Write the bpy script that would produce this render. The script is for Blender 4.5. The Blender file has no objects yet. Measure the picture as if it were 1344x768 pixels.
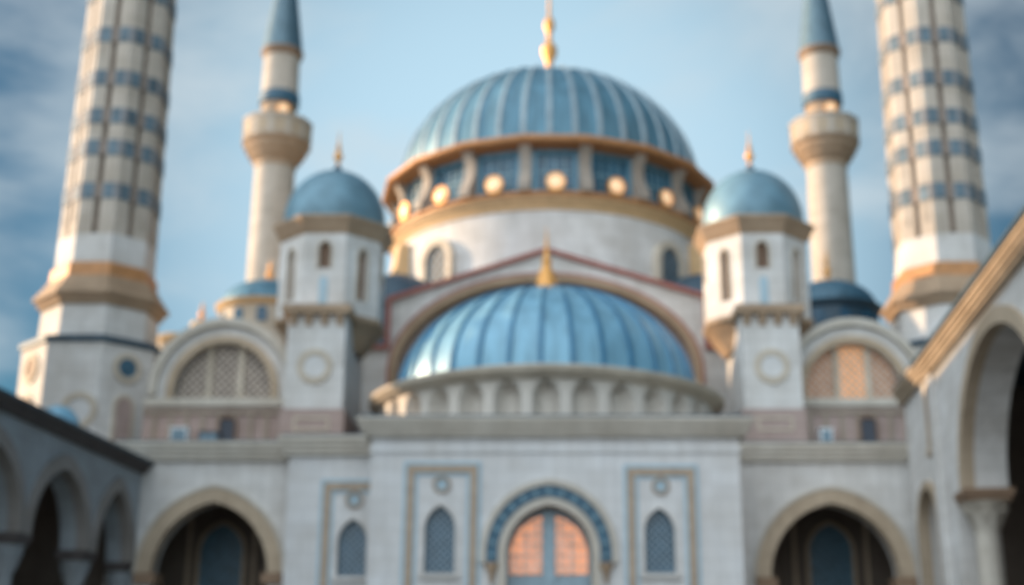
import bpy, math, random
from mathutils import Vector, geometry
random.seed(7)
R = math.radians
PI = math.pi
E = 1.6                      # eye height above the paving
F, CX, CY = 1754.0, 720.0, 384.0
TH = R(17.0); SN, CS = math.sin(TH), math.cos(TH)

# ---------------------------------------------------------------- survey helpers (photo measurements -> metres)
def X(px, py, Y):
    v = (CY-py)/F
    return (px-CX)/F * Y/(CS-v*SN)
def Z(py, Y):
    v = (CY-py)/F
    return E + (SN+v*CS)/(CS-v*SN)*Y
def P(px, py, Y): return (X(px, py, Y), Z(py, Y))

scene = bpy.context.scene
COL = scene.collection
OFF = {}

# ---------------------------------------------------------------- materials
def nt(mat):
    mat.use_nodes = True
    t = mat.node_tree
    return t, t.nodes, t.links, t.nodes['Principled BSDF']

def stone(name, col, var=0.12, rough=0.75, course=0.55, joint=0.07, bump=0.25, tint=None, stain=0.14):
    m = bpy.data.materials.new(name); t, N, L, B = nt(m)
    tc = N.new('ShaderNodeTexCoord')
    geo = N.new('ShaderNodeNewGeometry')
    # big soft mottling
    n1 = N.new('ShaderNodeTexNoise'); n1.inputs['Scale'].default_value = 0.55; n1.inputs['Detail'].default_value = 6; n1.inputs['Roughness'].default_value = 0.6
    n2 = N.new('ShaderNodeTexNoise'); n2.inputs['Scale'].default_value = 9; n2.inputs['Detail'].default_value = 4
    # vertical weather streaks
    mp = N.new('ShaderNodeMapping'); mp.inputs['Scale'].default_value = (2.2, 2.2, 0.16)
    n3 = N.new('ShaderNodeTexNoise'); n3.inputs['Scale'].default_value = 1.3; n3.inputs['Detail'].default_value = 5
    L.new(tc.outputs['Object'], n1.inputs['Vector']); L.new(tc.outputs['Object'], n2.inputs['Vector'])
    L.new(tc.outputs['Object'], mp.inputs['Vector']); L.new(mp.outputs['Vector'], n3.inputs['Vector'])
    c = Vector(col)
    r1 = N.new('ShaderNodeValToRGB')
    d = c*(1-var*1.6); h = c*(1+var*0.8)
    tt = Vector(tint) if tint else Vector((1.0, 0.965, 0.92))
    r1.color_ramp.elements[0].position = 0.3; r1.color_ramp.elements[0].color = (d.x*tt.x, d.y*tt.y, d.z*tt.z, 1)
    r1.color_ramp.elements[1].position = 0.68; r1.color_ramp.elements[1].color = (h.x, h.y, h.z, 1)
    L.new(n1.outputs['Fac'], r1.inputs['Fac'])
    mx = N.new('ShaderNodeMix'); mx.data_type = 'RGBA'; mx.blend_type = 'MULTIPLY'
    mr = N.new('ShaderNodeMapRange'); mr.inputs['From Min'].default_value = 0.3; mr.inputs['From Max'].default_value = 0.62
    mr.inputs['To Min'].default_value = 1-stain; mr.inputs['To Max'].default_value = 1.0
    L.new(n3.outputs['Fac'], mr.inputs['Value'])
    mx.inputs[0].default_value = 0.8
    L.new(r1.outputs['Color'], mx.inputs[6]); L.new(mr.outputs['Result'], mx.inputs[7])
    # ashlar courses: joints from z and (x+y)
    sx = N.new('ShaderNodeSeparateXYZ'); L.new(tc.outputs['Object'], sx.inputs[0])
    ad = N.new('ShaderNodeMath'); ad.operation = 'ADD'; L.new(sx.outputs['X'], ad.inputs[0]); L.new(sx.outputs['Y'], ad.inputs[1])
    cb = N.new('ShaderNodeCombineXYZ'); L.new(ad.outputs[0], cb.inputs['X']); L.new(sx.outputs['Z'], cb.inputs['Y'])
    br = N.new('ShaderNodeTexBrick'); br.inputs['Scale'].default_value = 1.0
    br.inputs['Brick Width'].default_value = course*2.1; br.inputs['Row Height'].default_value = course
    br.inputs['Mortar Size'].default_value = 0.018; br.inputs['Mortar Smooth'].default_value = 0.4
    br.inputs['Color1'].default_value = (1, 1, 1, 1); br.inputs['Color2'].default_value = (0.9, 0.89, 0.88, 1)
    br.inputs['Mortar'].default_value = (1-joint*3.5, 1-joint*3.6, 1-joint*3.7, 1)
    L.new(cb.outputs[0], br.inputs['Vector'])
    m2 = N.new('ShaderNodeMix'); m2.data_type = 'RGBA'; m2.blend_type = 'MULTIPLY'; m2.inputs[0].default_value = 0.9
    L.new(mx.outputs[2], m2.inputs[6]); L.new(br.outputs['Color'], m2.inputs[7])
    L.new(m2.outputs[2], B.inputs['Base Color'])
    B.inputs['Roughness'].default_value = rough
    bp = N.new('ShaderNodeBump'); bp.inputs['Strength'].default_value = bump; bp.inputs['Distance'].default_value = 0.03
    L.new(n2.outputs['Fac'], bp.inputs['Height']); L.new(bp.outputs['Normal'], B.inputs['Normal'])
    return m

def plain(name, col, rough=0.5, metal=0.0, var=0.25, scale=3.0, bump=0.1, emit=None, estr=0.0, streak=False):
    m = bpy.data.materials.new(name); t, N, L, B = nt(m)
    tc = N.new('ShaderNodeTexCoord')
    n1 = N.new('ShaderNodeTexNoise'); n1.inputs['Scale'].default_value = scale; n1.inputs['Detail'].default_value = 5
    if streak:
        mp = N.new('ShaderNodeMapping'); mp.inputs['Scale'].default_value = (1.5, 1.5, 0.3)
        L.new(tc.outputs['Object'], mp.inputs['Vector']); L.new(mp.outputs['Vector'], n1.inputs['Vector'])
    else:
        L.new(tc.outputs['Object'], n1.inputs['Vector'])
    r1 = N.new('ShaderNodeValToRGB'); c = Vector(col)
    r1.color_ramp.elements[0].position = 0.3; r1.color_ramp.elements[0].color = (*(c*(1-var)), 1)
    r1.color_ramp.elements[1].position = 0.7; r1.color_ramp.elements[1].color = (*(c*(1+var*0.6)), 1)
    L.new(n1.outputs['Fac'], r1.inputs['Fac']); L.new(r1.outputs['Color'], B.inputs['Base Color'])
    B.inputs['Roughness'].default_value = rough; B.inputs['Metallic'].default_value = metal
    bp = N.new('ShaderNodeBump'); bp.inputs['Strength'].default_value = bump; bp.inputs['Distance'].default_value = 0.02
    L.new(n1.outputs['Fac'], bp.inputs['Height']); L.new(bp.outputs['Normal'], B.inputs['Normal'])
    if emit:
        B.inputs['Emission Color'].default_value = (*emit, 1); B.inputs['Emission Strength'].default_value = estr
    return m

M = {}
M['white'] = stone('pale_stone', (0.70, 0.69, 0.67))
M['portico'] = stone('portico_marble', (0.70, 0.71, 0.715), var=0.06)
M['cream'] = stone('cream_stone', (0.60, 0.53, 0.43), joint=0.05)
M['nichestone'] = stone('niche_stone', (0.66, 0.62, 0.56), joint=0.03)
M['ledge'] = stone('ledge_stone', (0.58, 0.54, 0.47), joint=0.04, course=0.9)
M['tan'] = stone('tan_stone', (0.42, 0.30, 0.20), joint=0.05)
M['arch'] = stone('archivolt_stone', (0.50, 0.40, 0.29), joint=0.05)
M['minaret'] = stone('minaret_stone', (0.53, 0.47, 0.40), var=0.12)
M['groove'] = plain('groove_stone', (0.23, 0.175, 0.135), rough=0.8)
M['bandtile'] = plain('weathered_band_tile', (0.11, 0.165, 0.20), rough=0.7, var=0.45, scale=1.5)
M['pier'] = stone('pier_stone', (0.38, 0.33, 0.28), joint=0.03)
M['bandstone'] = stone('grey_band_stone', (0.25, 0.255, 0.265), var=0.12)
M['shadestone'] = stone('shaded_arcade_stone', (0.36, 0.40, 0.43), var=0.12)  # left arcade's bluish shade put into a darker stone colour
M['shadearch'] = stone('shaded_archivolt_stone', (0.30, 0.28, 0.26), joint=0.04)  # archivolt colour darkened to carry the left arcade's shade
M['eave'] = plain('dark_eave', (0.10, 0.085, 0.08), rough=0.75)
M['pink'] = stone('rose_stone', (0.44, 0.34, 0.31), var=0.12)
M['brown'] = stone('brown_moulding', (0.30, 0.20, 0.13), joint=0.03, course=0.9)
M['red'] = plain('red_trim', (0.36, 0.13, 0.10), rough=0.7)
M['dark'] = plain('dark_recess', (0.06, 0.045, 0.04), rough=0.8)
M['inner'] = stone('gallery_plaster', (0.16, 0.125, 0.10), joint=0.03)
M['slitbrown'] = plain('slit_shutter', (0.20, 0.12, 0.075), rough=0.7)
M['gold'] = plain('gilded_metal', (0.80, 0.40, 0.12), rough=0.5, metal=0.55, var=0.15)
M['goldtrim'] = plain('gilded_moulding', (0.48, 0.23, 0.09), rough=0.55, metal=0.15, var=0.2)
M['goldpale'] = plain('ochre_moulding', (0.62, 0.42, 0.22), rough=0.6, var=0.15)
M['lead'] = plain('blue_lead', (0.10, 0.225, 0.30), rough=0.48, metal=0.25, var=0.3, scale=1.2, streak=True)
M['leadrib'] = plain('pale_seam', (0.30, 0.38, 0.42), rough=0.5, metal=0.2)
M['bright'] = plain('bright_blue_panel', (0.20, 0.40, 0.52), rough=0.42, metal=0.15, var=0.25, scale=1.4, streak=True)
M['brightrib'] = plain('deep_blue_seam', (0.05, 0.18, 0.30), rough=0.4, metal=0.2)
M['teal'] = plain('teal_lead', (0.15, 0.27, 0.335), rough=0.5, metal=0.25, var=0.25, scale=1.0)
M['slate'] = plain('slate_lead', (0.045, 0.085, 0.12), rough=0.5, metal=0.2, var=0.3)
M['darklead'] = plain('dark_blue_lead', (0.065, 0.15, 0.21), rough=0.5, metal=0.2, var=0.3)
M['spire'] = plain('spire_lead', (0.10, 0.17, 0.21), rough=0.45, metal=0.25, var=0.25, streak=True)
M['tile'] = plain('blue_tile', (0.045, 0.12, 0.18), rough=0.6, var=0.4, scale=4)
M['tilelight'] = plain('pale_blue_tile', (0.17, 0.31, 0.37), rough=0.35, var=0.3, scale=6)
M['pane'] = plain('blue_glass', (0.03, 0.09, 0.15), rough=0.18, var=0.4, scale=2)
M['drumpane'] = plain('drum_glass', (0.04, 0.12, 0.19), rough=0.22, var=0.5, scale=1.2)
M['lattice'] = plain('lattice_grey', (0.16, 0.25, 0.31), rough=0.5)
M['latticepale'] = plain('lattice_stone', (0.55, 0.46, 0.38), rough=0.7)
M['palebl'] = plain('pale_blue_border', (0.36, 0.49, 0.56), rough=0.6, var=0.12)
M['frame'] = plain('taupe_frame', (0.42, 0.32, 0.23), rough=0.7, var=0.15)
M['doorgrey'] = plain('blue_grey_timber', (0.29, 0.40, 0.46), rough=0.5, var=0.15)
M['peach'] = plain('lit_lattice_glass', (0.55, 0.26, 0.16), rough=0.5, emit=(1.0, 0.42, 0.2), estr=0.42)
M['peachbar'] = plain('peach_lattice', (0.75, 0.58, 0.48), rough=0.6)
M['amber'] = plain('amber_glass', (0.55, 0.28, 0.12), rough=0.5, emit=(1.0, 0.48, 0.17), estr=0.45)
M['dimglass'] = plain('dim_lunette_glass', (0.12, 0.10, 0.09), rough=0.35, var=0.4)
M['lamp'] = plain('lamp_glass', (0.9, 0.7, 0.45), rough=0.3, emit=(1.0, 0.55, 0.27), estr=0.33)
M['roundel'] = stone('roundel_stone', (0.36, 0.30, 0.24), joint=0.0)
M['boxwhite'] = plain('white_enamel', (0.7, 0.74, 0.76), rough=0.4)
M['clothdark'] = plain('dark_cabinet', (0.05, 0.06, 0.08), rough=0.6)
M['paving'] = stone('courtyard_paving', (0.27, 0.26, 0.245), course=0.8)
M['ground'] = stone('dusty_ground', (0.26, 0.24, 0.20), course=5)

# ---------------------------------------------------------------- mesh builder
def frame_id(a, d, z): return (a, d, z)

class MB:
    def __init__(s, frame=None): s.v = []; s.f = []; s.mi = []; s.fr = frame or frame_id
    def add(s, verts, faces, mi=0, raw=False):
        b = len(s.v)
        s.v += [tuple(p) if raw else s.fr(*p) for p in verts]
        s.f += [tuple(i+b for i in f) for f in faces]; s.mi += [mi]*len(faces)
        return s
    def box(s, x0, x1, y0, y1, z0, z1, mi=0):
        v = [(x0,y0,z0),(x1,y0,z0),(x1,y1,z0),(x0,y1,z0),(x0,y0,z1),(x1,y0,z1),(x1,y1,z1),(x0,y1,z1)]
        return s.add(v, [(0,3,2,1),(4,5,6,7),(0,1,5,4),(1,2,6,5),(2,3,7,6),(3,0,4,7)], mi)
    def prism(s, outline, holes=(), y0=0., y1=1., mi=0):
        loops = [list(outline)]+[list(h) for h in holes]
        flat = [p for l in loops for p in l]
        tris = geometry.tessellate_polygon([[Vector((p[0], p[1], 0)) for p in l] for l in loops])
        n = len(flat)
        v = [(p[0], y0, p[1]) for p in flat]+[(p[0], y1, p[1]) for p in flat]
        f = [tuple(t) for t in tris]+[tuple(i+n for i in reversed(t)) for t in tris]
        b = 0
        for l in loops:
            k = len(l)
            for i in range(k):
                j = (i+1) % k
                f.append((b+i, b+j, b+j+n, b+i+n))
            b += k
        return s.add(v, f, mi)
    def lathe(s, prof, n, c, phase=0., a0=0., a1=2*PI, mi=0, sy=1.0):
        full = abs(a1-a0-2*PI) < 1e-6
        m = n if full else n+1
        k = len(prof); v = []; f = []
        for i in range(m):
            a = phase+a0+(a1-a0)*i/n
            for r, z in prof: v.append((c[0]+r*math.cos(a), c[1]+r*math.sin(a)*sy, z))
        for i in range(n):
            j = (i+1) % m
            for q in range(k-1):
                f.append((i*k+q, j*k+q, j*k+q+1, i*k+q+1))
        return s.add(v, f, mi)
    def ribdome(s, Rr, z0, H, c, nr, ribw=0.16, ribh=0.07, lift=0.0, rows=20, power=1.0):
        # ribbed dome: per rib six columns; slots 0 panel, 1 rib
        cols = []
        for i in range(nr):
            a = 2*PI*i/nr + lift; w = 2*PI/nr
            h = ribw/2
            cols += [(a-w*h, 0), (a-w*h*0.7, ribh), (a+w*h*0.7, ribh), (a+w*h, 0), (a+w*0.5, -ribh*0.35)]
        K = len(cols); v = []; f = []; mi = []
        for q in range(rows+1):
            t = (q/rows)*PI/2*0.995
            r = Rr*math.cos(t)**power; z = z0+H*math.sin(t)
            for a, h in cols:
                rr = r+h*min(1, r/Rr*1.5)*math.cos(t*0.8); v.append((c[0]+rr*math.cos(a), c[1]+rr*math.sin(a), z+h*math.sin(t)*0.8))
        b = len(s.v); s.v += [s.fr(*p) for p in v]
        for q in range(rows):
            for i in range(K):
                j = (i+1) % K
                s.f.append((b+q*K+i, b+q*K+j, b+(q+1)*K+j, b+(q+1)*K+i)); s.mi.append(1 if i % 5 in (0, 1, 2) else 0)
        s.f.append(tuple(b+rows*K+i for i in range(K))); s.mi.append(0)
        return s
    def build(s, name, mats, parent=None, smooth=True, off=None):
        me = bpy.data.meshes.new(name)
        o0 = Vector(OFF[parent.name]) if parent else Vector(off or (0, 0, 0))
        me.from_pydata([tuple(Vector(p)-o0) for p in s.v], [], s.f)
        for m in (mats if isinstance(mats, (list, tuple)) else [mats]): me.materials.append(m)
        for p, i in zip(me.polygons, s.mi): p.material_index = i; p.use_smooth = smooth
        import bmesh
        bm = bmesh.new(); bm.from_mesh(me); bmesh.ops.recalc_face_normals(bm, faces=bm.faces); bm.to_mesh(me); bm.free()
        me.update()
        if smooth: me.set_sharp_from_angle(angle=R(32))
        o = bpy.data.objects.new(name, me); COL.objects.link(o)
        if parent: o.parent = parent
        elif off: o.location = off
        OFF[o.name] = tuple(o0)
        return o

def tag(o, label=None, cat=None, group=None, kind=None):
    if label: o['label'] = label
    if cat: o['category'] = cat
    if group: o['group'] = group
    if kind: o['kind'] = kind
    return o
def thing(name, label, cat, loc, group=None):
    o = bpy.data.objects.new(name, None); COL.objects.link(o); o.location = loc
    o.empty_display_size = 0.5
    OFF[o.name] = tuple(loc); return tag(o, label, cat, group)
def copy_tree(o, parent=None):
    c = o.copy(); COL.objects.link(c); c.parent = parent
    for ch in list(o.children): copy_tree(ch, c)
    return c

# ---------------------------------------------------------------- 2D shapes (x, z)
def arch(cx, hw, z0, zs, rise, n=14):
    """closed outline, bottom-left, up, over a pointed (or round) arch, down to bottom-right"""
    pts = [(cx-hw, z0)]
    h = max(rise, hw*1.0001)
    r = (hw*hw+h*h)/(2*hw); c = hw-r      # right arc centre at x = c
    a_end = math.atan2(h, -c) if c < 0 else PI/2
    a_end = math.asin(min(1, h/r))
    right = [(c+r*math.cos(a_end*i/n), r*math.sin(a_end*i/n)) for i in range(n+1)]
    k = rise/h
    pts += [(cx-x, zs+z*k) for x, z in right]
    pts += [(cx+x, zs+z*k) for x, z in reversed(right[:-1])]
    pts += [(cx+hw, z0)]
    return pts
def band(cx, hw, z0, zs, rise, t, n=14, t2=None):
    """arch-shaped band between inner arch (hw) and outer (hw+t)"""
    o = arch(cx, hw+t, z0, zs, rise+(t2 or t), n); i = arch(cx, hw, z0, zs, rise, n)
    return o+list(reversed(i))
def circle(cx, cz, r, n=28): return [(cx+r*math.cos(2*PI*i/n), cz+r*math.sin(2*PI*i/n)) for i in range(n)]
def ring(mb, cx, cz, r0, r1, y0, y1, n=28, mi=0): return mb.prism(circle(cx, cz, r1, n), [circle(cx, cz, r0, n)], y0, y1, mi)
def rect(x0, x1, z0, z1): return [(x0, z0), (x0, z1), (x1, z1), (x1, z0)]

def clip_line(poly, p, d):
    """segment of the line p+t*d inside a convex polygon"""
    t0, t1 = -1e9, 1e9
    n = len(poly); area = sum(poly[i][0]*poly[(i+1)%n][1]-poly[(i+1)%n][0]*poly[i][1] for i in range(n))
    sg = 1 if area > 0 else -1
    for i in range(n):
        a = poly[i]; b = poly[(i+1) % n]
        nx, nz = -(b[1]-a[1])*sg, (b[0]-a[0])*sg
        num = nx*(p[0]-a[0])+nz*(p[1]-a[1]); den = nx*d[0]+nz*d[1]
        if abs(den) < 1e-9:
            if num < 0: return None
            continue
        t = -num/den
        if den > 0: t0 = max(t0, t)
        else: t1 = min(t1, t)
    if t1-t0 < 0.03: return None
    return t0, t1
def lattice(mb, poly, sp, w, y, th=0.04, angles=(45, -45), mi=0):
    xs = [p[0] for p in poly]; zs = [p[1] for p in poly]
    cx, cz = (min(xs)+max(xs))/2, (min(zs)+max(zs))/2
    rad = math.hypot(max(xs)-min(xs), max(zs)-min(zs))/2
    for q, ang in enumerate(angles):
        d = (math.cos(R(ang)), math.sin(R(ang))); nn = (-d[1], d[0])
        k = int(rad/sp)+1
        for i in range(-k, k+1):
            p = (cx+nn[0]*i*sp, cz+nn[1]*i*sp)
            r = clip_line(poly, p, d)
            if not r: continue
            a = (p[0]+d[0]*r[0], p[1]+d[1]*r[0]); b = (p[0]+d[0]*r[1], p[1]+d[1]*r[1])
            o = (nn[0]*w/2, nn[1]*w/2)
            mb.prism([(a[0]-o[0], a[1]-o[1]), (a[0]+o[0], a[1]+o[1]), (b[0]+o[0], b[1]+o[1]), (b[0]-o[0], b[1]-o[1])], (), y-0.004*q, y+th-0.004*q, mi)

def octp(r): return r/math.cos(PI/8)
PH8 = PI/8      # octagon with a face towards the courtyard

# cornice helper: stepped moulding along x, projecting towards -Y
def cornice(mb, x0, x1, yf, z0, z1, proj, back, steps=4, mi=0, ends=True):
    for i in range(steps):
        a = i/steps; b = (i+1)/steps
        p = proj*(0.25+0.75*(b**0.8))
        e = p if ends else 0
        mb.box(x0-e, x1+e, yf-p, back, z0+(z1-z0)*a, z0+(z1-z0)*b, mi)

def finial(prof, c, name, parent, mat=None, n=20):
    return MB().lathe(prof, n, c).build(name, mat or M['gold'], parent)

# ================================================================ SETTING
g = MB().box(-400, 400, -200, 900, -0.4, -0.004).build('ground', M['ground']); tag(g, kind='structure')
pv = MB().box(-30, 30, -20, 56, -0.3, 0.0).build('courtyard_paving', M['paving']); tag(pv, kind='structure')

# ================================================================ ENTRANCE PORTICO
YP = 50.0
px0, px1 = X(485, 660, YP), X(973, 660, YP)
zc0, zc1 = Z(573, YP), Z(547, YP-0.5)
por = thing('entrance_portico', 'tall pale marble entrance portico with tiled portal and two framed windows, under the front dome', 'portico', ((px0+px1)/2, YP, 0))
WINS = [(577, 663, 757, 529, 630, 607, 580, 636), (866, 667, 757, 820, 917, 611, 867, 638)]
pcx = X(720.5, 700, YP)
hw_p = (X(779, 738, YP)-X(666, 738, YP))/2
zs_p = Z(726, YP)                      # springing of the portal
rise_p = Z(663, YP)-zs_p
holes = [arch(pcx, hw_p+0.16, 0.0-(-0.02), zs_p, rise_p+0.16)]
for (wx, wt, wb, *_r) in WINS:
    c = X(wx, 710, YP); hw = 20/F*YP; zb, zt = Z(wb-4, YP), Z(wt, YP)
    holes.append(arch(c, hw, zb, zt-hw*1.55, hw*1.55, 10))
ou = rect(px0, px1, 0, zc0)
mb = MB(); mb.prism(ou, holes, YP, YP+0.7)
mb.build('front_wall', M['portico'], por)
# side and back walls, ceiling
MB().box(px0, px0+0.7, YP+0.7, YP+8, 0, zc0).build('side_wall', M['portico'], por)
MB().box(px1-0.7, px1, YP+0.7, YP+8, 0, zc0).build('side_wall', M['portico'], por)
MB().box(px0, px1, YP+0.02, YP+9, zc0, zc0+0.3).build('roof', M['ledge'], por)
mb = MB(); cornice(mb, px0, px1, YP, zc0-0.02, zc1, 0.55, YP+1.2, 5)
mb.build('cornice', M['ledge'], por)
MB().box(px0-0.05, px1+0.05, YP-0.07, YP+0.02, zc0-0.62, zc0-0.40).build('string_course', M['portico'], por)
# roof hood (dark lead strip on top of the cornice)
MB().box(px0-0.45, px1+0.45, YP-0.45, YP+1.2, zc1, zc1+0.09).build('roof_flashing', M['slate'], por)

def niche_window(par, c, hw, zb, zt, yf, recess=0.35, mpane=M['pane'], mlat=M['lattice'], sp=0.2, rise=1.55, mfr=M['white'], fw=0.14, glass_emit=False):
    """pointed window set into an opening of the wall: frame, pane, lattice, sill"""
    a = arch(c, hw, zb, zt-hw*rise, hw*rise, 10)
    w = MB().prism(band(c, hw-0.005, zb, zt-hw*rise, hw*rise-0.005, fw, 10), (), yf-0.06, yf+0.06).build('window', mfr, par)
    MB().prism(a, (), yf+recess, yf+recess+0.04).build('pane', mpane, w)
    l = MB(); lattice(l, a, sp, sp*0.26, yf+recess-0.06); l.build('lattice', mlat, w)
    MB().box(c-hw-fw-0.05, c+hw+fw+0.05, yf-0.16, yf+0.05, zb-0.16, zb).build('sill', mfr, w)
    return w
def panel_frame(par, x0, x1, z0, z1, yf):
    o = MB().prism(rect(x0-0.14, x1+0.14, z0, z1+0.14), [rect(x0, x1, z0+0.001, z1)], yf-0.05, yf+0.01).build('panel_border', M['palebl'], par)
    MB().prism(rect(x0, x1, z0+0.002, z1), [rect(x0+0.27, x1-0.27, z0+0.004, z1-0.27)], yf-0.085, yf+0.01).build('panel_frame', M['frame'], par)
    MB().prism(rect(x0+0.27, x1-0.27, z0+0.003, z1-0.27), [rect(x0+0.4, x1-0.4, z0+0.006, z1-0.4)], yf-0.035, yf+0.01).build('panel_bead', M['palebl'], par)
def roundel(par, cx, cz, r, yf, m1=M['roundel'], m2=M['palebl']):
    mb = MB(); ring(mb, cx, cz, r*0.62, r, yf-0.07, yf+0.02); o = mb.build('roundel', m1, par)
    MB().prism(circle(cx, cz, r*0.62, 24), (), yf-0.02, yf+0.02).build('disc', m2, o)
for (wx, wt, wb, fl, fr_, ft, rx, ry) in WINS:
    c = X(wx, 710, YP); hw = 20/F*YP
    niche_window(por, c, hw, Z(wb-4, YP), Z(wt, YP), YP, sp=0.19)
    panel_frame(por, X(fl+4, 680, YP), X(fr_-4, 680, YP), 3.4, Z(ft+4, YP), YP)
    roundel(por, X(rx, ry, YP), Z(ry, YP), 12/F*YP, YP)
# portal: outer moulding, tiled voussoirs, inner moulding, reveal, glazed double door with lit lattice
t_in = 0.31; t_v = 0.43; t_o = 0.22
MB().prism(band(pcx, hw_p, 0, zs_p, rise_p, t_in), (), YP-0.10, YP+0.35).build('inner_moulding', M['ledge'], por)
vb = MB(); n = 27
oa = arch(pcx, hw_p+t_in+t_v, 0, zs_p, rise_p+t_in+t_v, 54)[1:-1]; ia = arch(pcx, hw_p+t_in, 0, zs_p, rise_p+t_in, 54)[1:-1]
for i in range(27):
    a, b = i*4, i*4+4
    g0 = 0 if i % 2 else 0
    poly = oa[a:b+1]+list(reversed(ia[a:b+1]))
    vb.prism(poly, (), YP-0.14, YP+0.05, 0)
    # pale star tile between the dark ones
    ao = [(oa[k][0]*0.72+ia[k][0]*0.28, oa[k][1]*0.72+ia[k][1]*0.28) for k in (a+1, a+2, a+3)]
    ai = [(oa[k][0]*0.28+ia[k][0]*0.72, oa[k][1]*0.28+ia[k][1]*0.72) for k in (a+1, a+2, a+3)]
    if i % 2 == 1: vb.prism(ao+list(reversed(ai)), (), YP-0.165, YP-0.145, 1)
zlow = Z(739, YP)
for sx in (-1, 1):
    for q in range(2):
        za, zb_ = zlow+(zs_p-zlow)*q/2, zlow+(zs_p-zlow)*(q+1)/2
        xs_ = sorted((pcx+sx*(hw_p+t_in), pcx+sx*(hw_p+t_in+t_v)))
        vb.prism(rect(xs_[0], xs_[1], za, zb_), (), YP-0.14, YP+0.05, 0)
        if q: vb.prism(rect(xs_[0]+0.12, xs_[1]-0.12, za+0.05, zb_-0.05), (), YP-0.165, YP-0.145, 1)
vb.build('tiled_voussoirs', [M['tile'], M['tilelight']], por)
MB().prism(band(pcx, hw_p+t_in+t_v, Z(739, YP), zs_p, rise_p+t_in+t_v, t_o), (), YP-0.22, YP+0.04).build('outer_moulding', M['ledge'], por)
for sx in (-1, 1):
    cxx = pcx+sx*(hw_p+t_in+t_v*0.5)
    MB().lathe([(r_, zlow+z_) for r_, z_ in ((0.02, -0.8), (0.08, -0.65), (0.11, -0.4), (0.22, -0.18), (0.26, -0.05), (0.26, -0.01))], 14, (cxx, YP-0.12)).build('corbel', M['tan'], por)
ins = arch(pcx, hw_p, 0.02, zs_p, rise_p)
MB().prism(ins, (), YP+1.05, YP+1.15).build('portal_back', M['dark'], por)
zt2 = Z(757, YP+0.8)
dr = MB().prism(arch(pcx, hw_p-0.02, zt2-0.02, zs_p, rise_p-0.02), [
    ], YP+0.86, YP+0.96).build('portal_screen', M['doorgrey'], por)
for sx in (-1, 1):
    x_in = pcx+sx*0.27; x_out = pcx+sx*(hw_p-0.14)
    lo, hi = min(x_in, x_out), max(x_in, x_out)
    full = arch(pcx, hw_p-0.14, zt2+0.1, zs_p, rise_p-0.3, 16)
    half = [p for p in full if (p[0]-x_in)*sx > 0.0]
    # close the half against the mullion
    ztop = max(p[1] for p in half)
    half = sorted(half, key=lambda p: math.atan2(p[1]-(zt2+0.6), (p[0]-(lo+hi)/2)))
    half = [(x_in, zt2+0.1)]+sorted([p for p in half if True], key=lambda p: p[1] if abs(p[0]-x_out) < 5 else 0)+[(x_in, ztop)]
    pn = MB().prism(half, (), YP+0.80, YP+0.85).build('lit_panel', M['peach'], por)
    l = MB(); lattice(l, half, 0.40, 0.05, YP+0.74, 0.05, (0, 90))
    gx = lo+0.2
    while gx < hi-0.1:
        gz = zt2+0.3
        while gz < ztop:
            if clip_line(half, (gx, gz), (1, 0)) and all(abs(gx+dx*0.19-pcx) < hw_p-0.14 and (gz+0.19 < zs_p or math.hypot(gx+dx*0.15-pcx, gz+0.15-zs_p) < rise_p-0.32) for dx in (-1, 1)):
                ring(l, gx, gz, 0.115, 0.19, YP+0.70, YP+0.735, 16)
            gz += 0.395
        gx += 0.395
    l.build('lattice', M['peachbar'], pn)
MB().box(pcx-hw_p+0.02, pcx+hw_p-0.02, YP+0.84, YP+0.94, 0, zt2-0.02).build('door', M['doorgrey'], por)
MB().box(pcx-0.22, pcx+0.22, YP+0.68, YP+0.84, 0, zs_p+rise_p-0.1).build('mullion', M['doorgrey'], por)

# ================================================================ FRONT DOME on the portico
YD = 59.6; cD = (X(717.5, 480, YD), YD)
RC = 8.05
zt = Z(477, YD-RC)                       # top of ring cornice
fd = thing('ribbed_dome', 'large bright blue ribbed dome on a cream niche ring above the entrance portico', 'dome', (cD[0], YD, zc1))
dome = MB().ribdome(6.72, zt+0.25, Z(373, YD)-zt-0.75, cD, 32, ribw=0.17, ribh=0.10, lift=-PI/2-R(2), rows=22)
dome.build('dome', [M['bright'], M['brightrib']], fd)
zb_r = zc1-0.4
prof = [(RC-0.55, zt-0.5), (RC-0.4, zt-0.42), (RC-0.25, zt-0.38), (RC-0.2, zt-0.28), (RC-0.05, zt-0.22), (RC, zt-0.05), (RC-0.1, zt), (6.9, zt+0.3), (6.6, zt+0.3)]
MB().lathe(prof, 96, cD).build('ring_cornice', M['cream'], fd)
MB().lathe([(6.6, zb_r), (6.6, zt-0.3)], 96, cD).build('drum', M['cream'], fd)
# niches: one sector repeated
NS = 30
zn0, zn1 = zb_r, zt-0.47
def sector():
    m = MB(); w = 2*PI/NS; na, nz = 14, 16; v = []; f = []
    for i in range(na+1):
        t = i/na*2-1; a = -PI/2+t*w/2
        for j in range(nz+1):
            z = zn0+(zn1-zn0)*j/nz
            spring = zn1-0.72; hwid = 0.6
            if z > spring: lim = hwid*math.sqrt(max(0, 1-((z-spring)/0.62)**2))
            else: lim = hwid
            dep = 0.0
            if abs(t) < lim: dep = 0.8*math.sqrt(max(0, 1-(t/max(lim, 1e-3))**2))**0.6
            r = RC-0.55-dep
            v.append((cD[0]+r*math.cos(a), cD[1]+r*math.sin(a), z))
    for i in range(na):
        for j in range(nz):
            b = i*(nz+1)+j; f.append((b, b+nz+1, b+nz+2, b+1))
    m.add(v, f); return m
s0 = sector().build('niche', M['nichestone'], fd)
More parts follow.
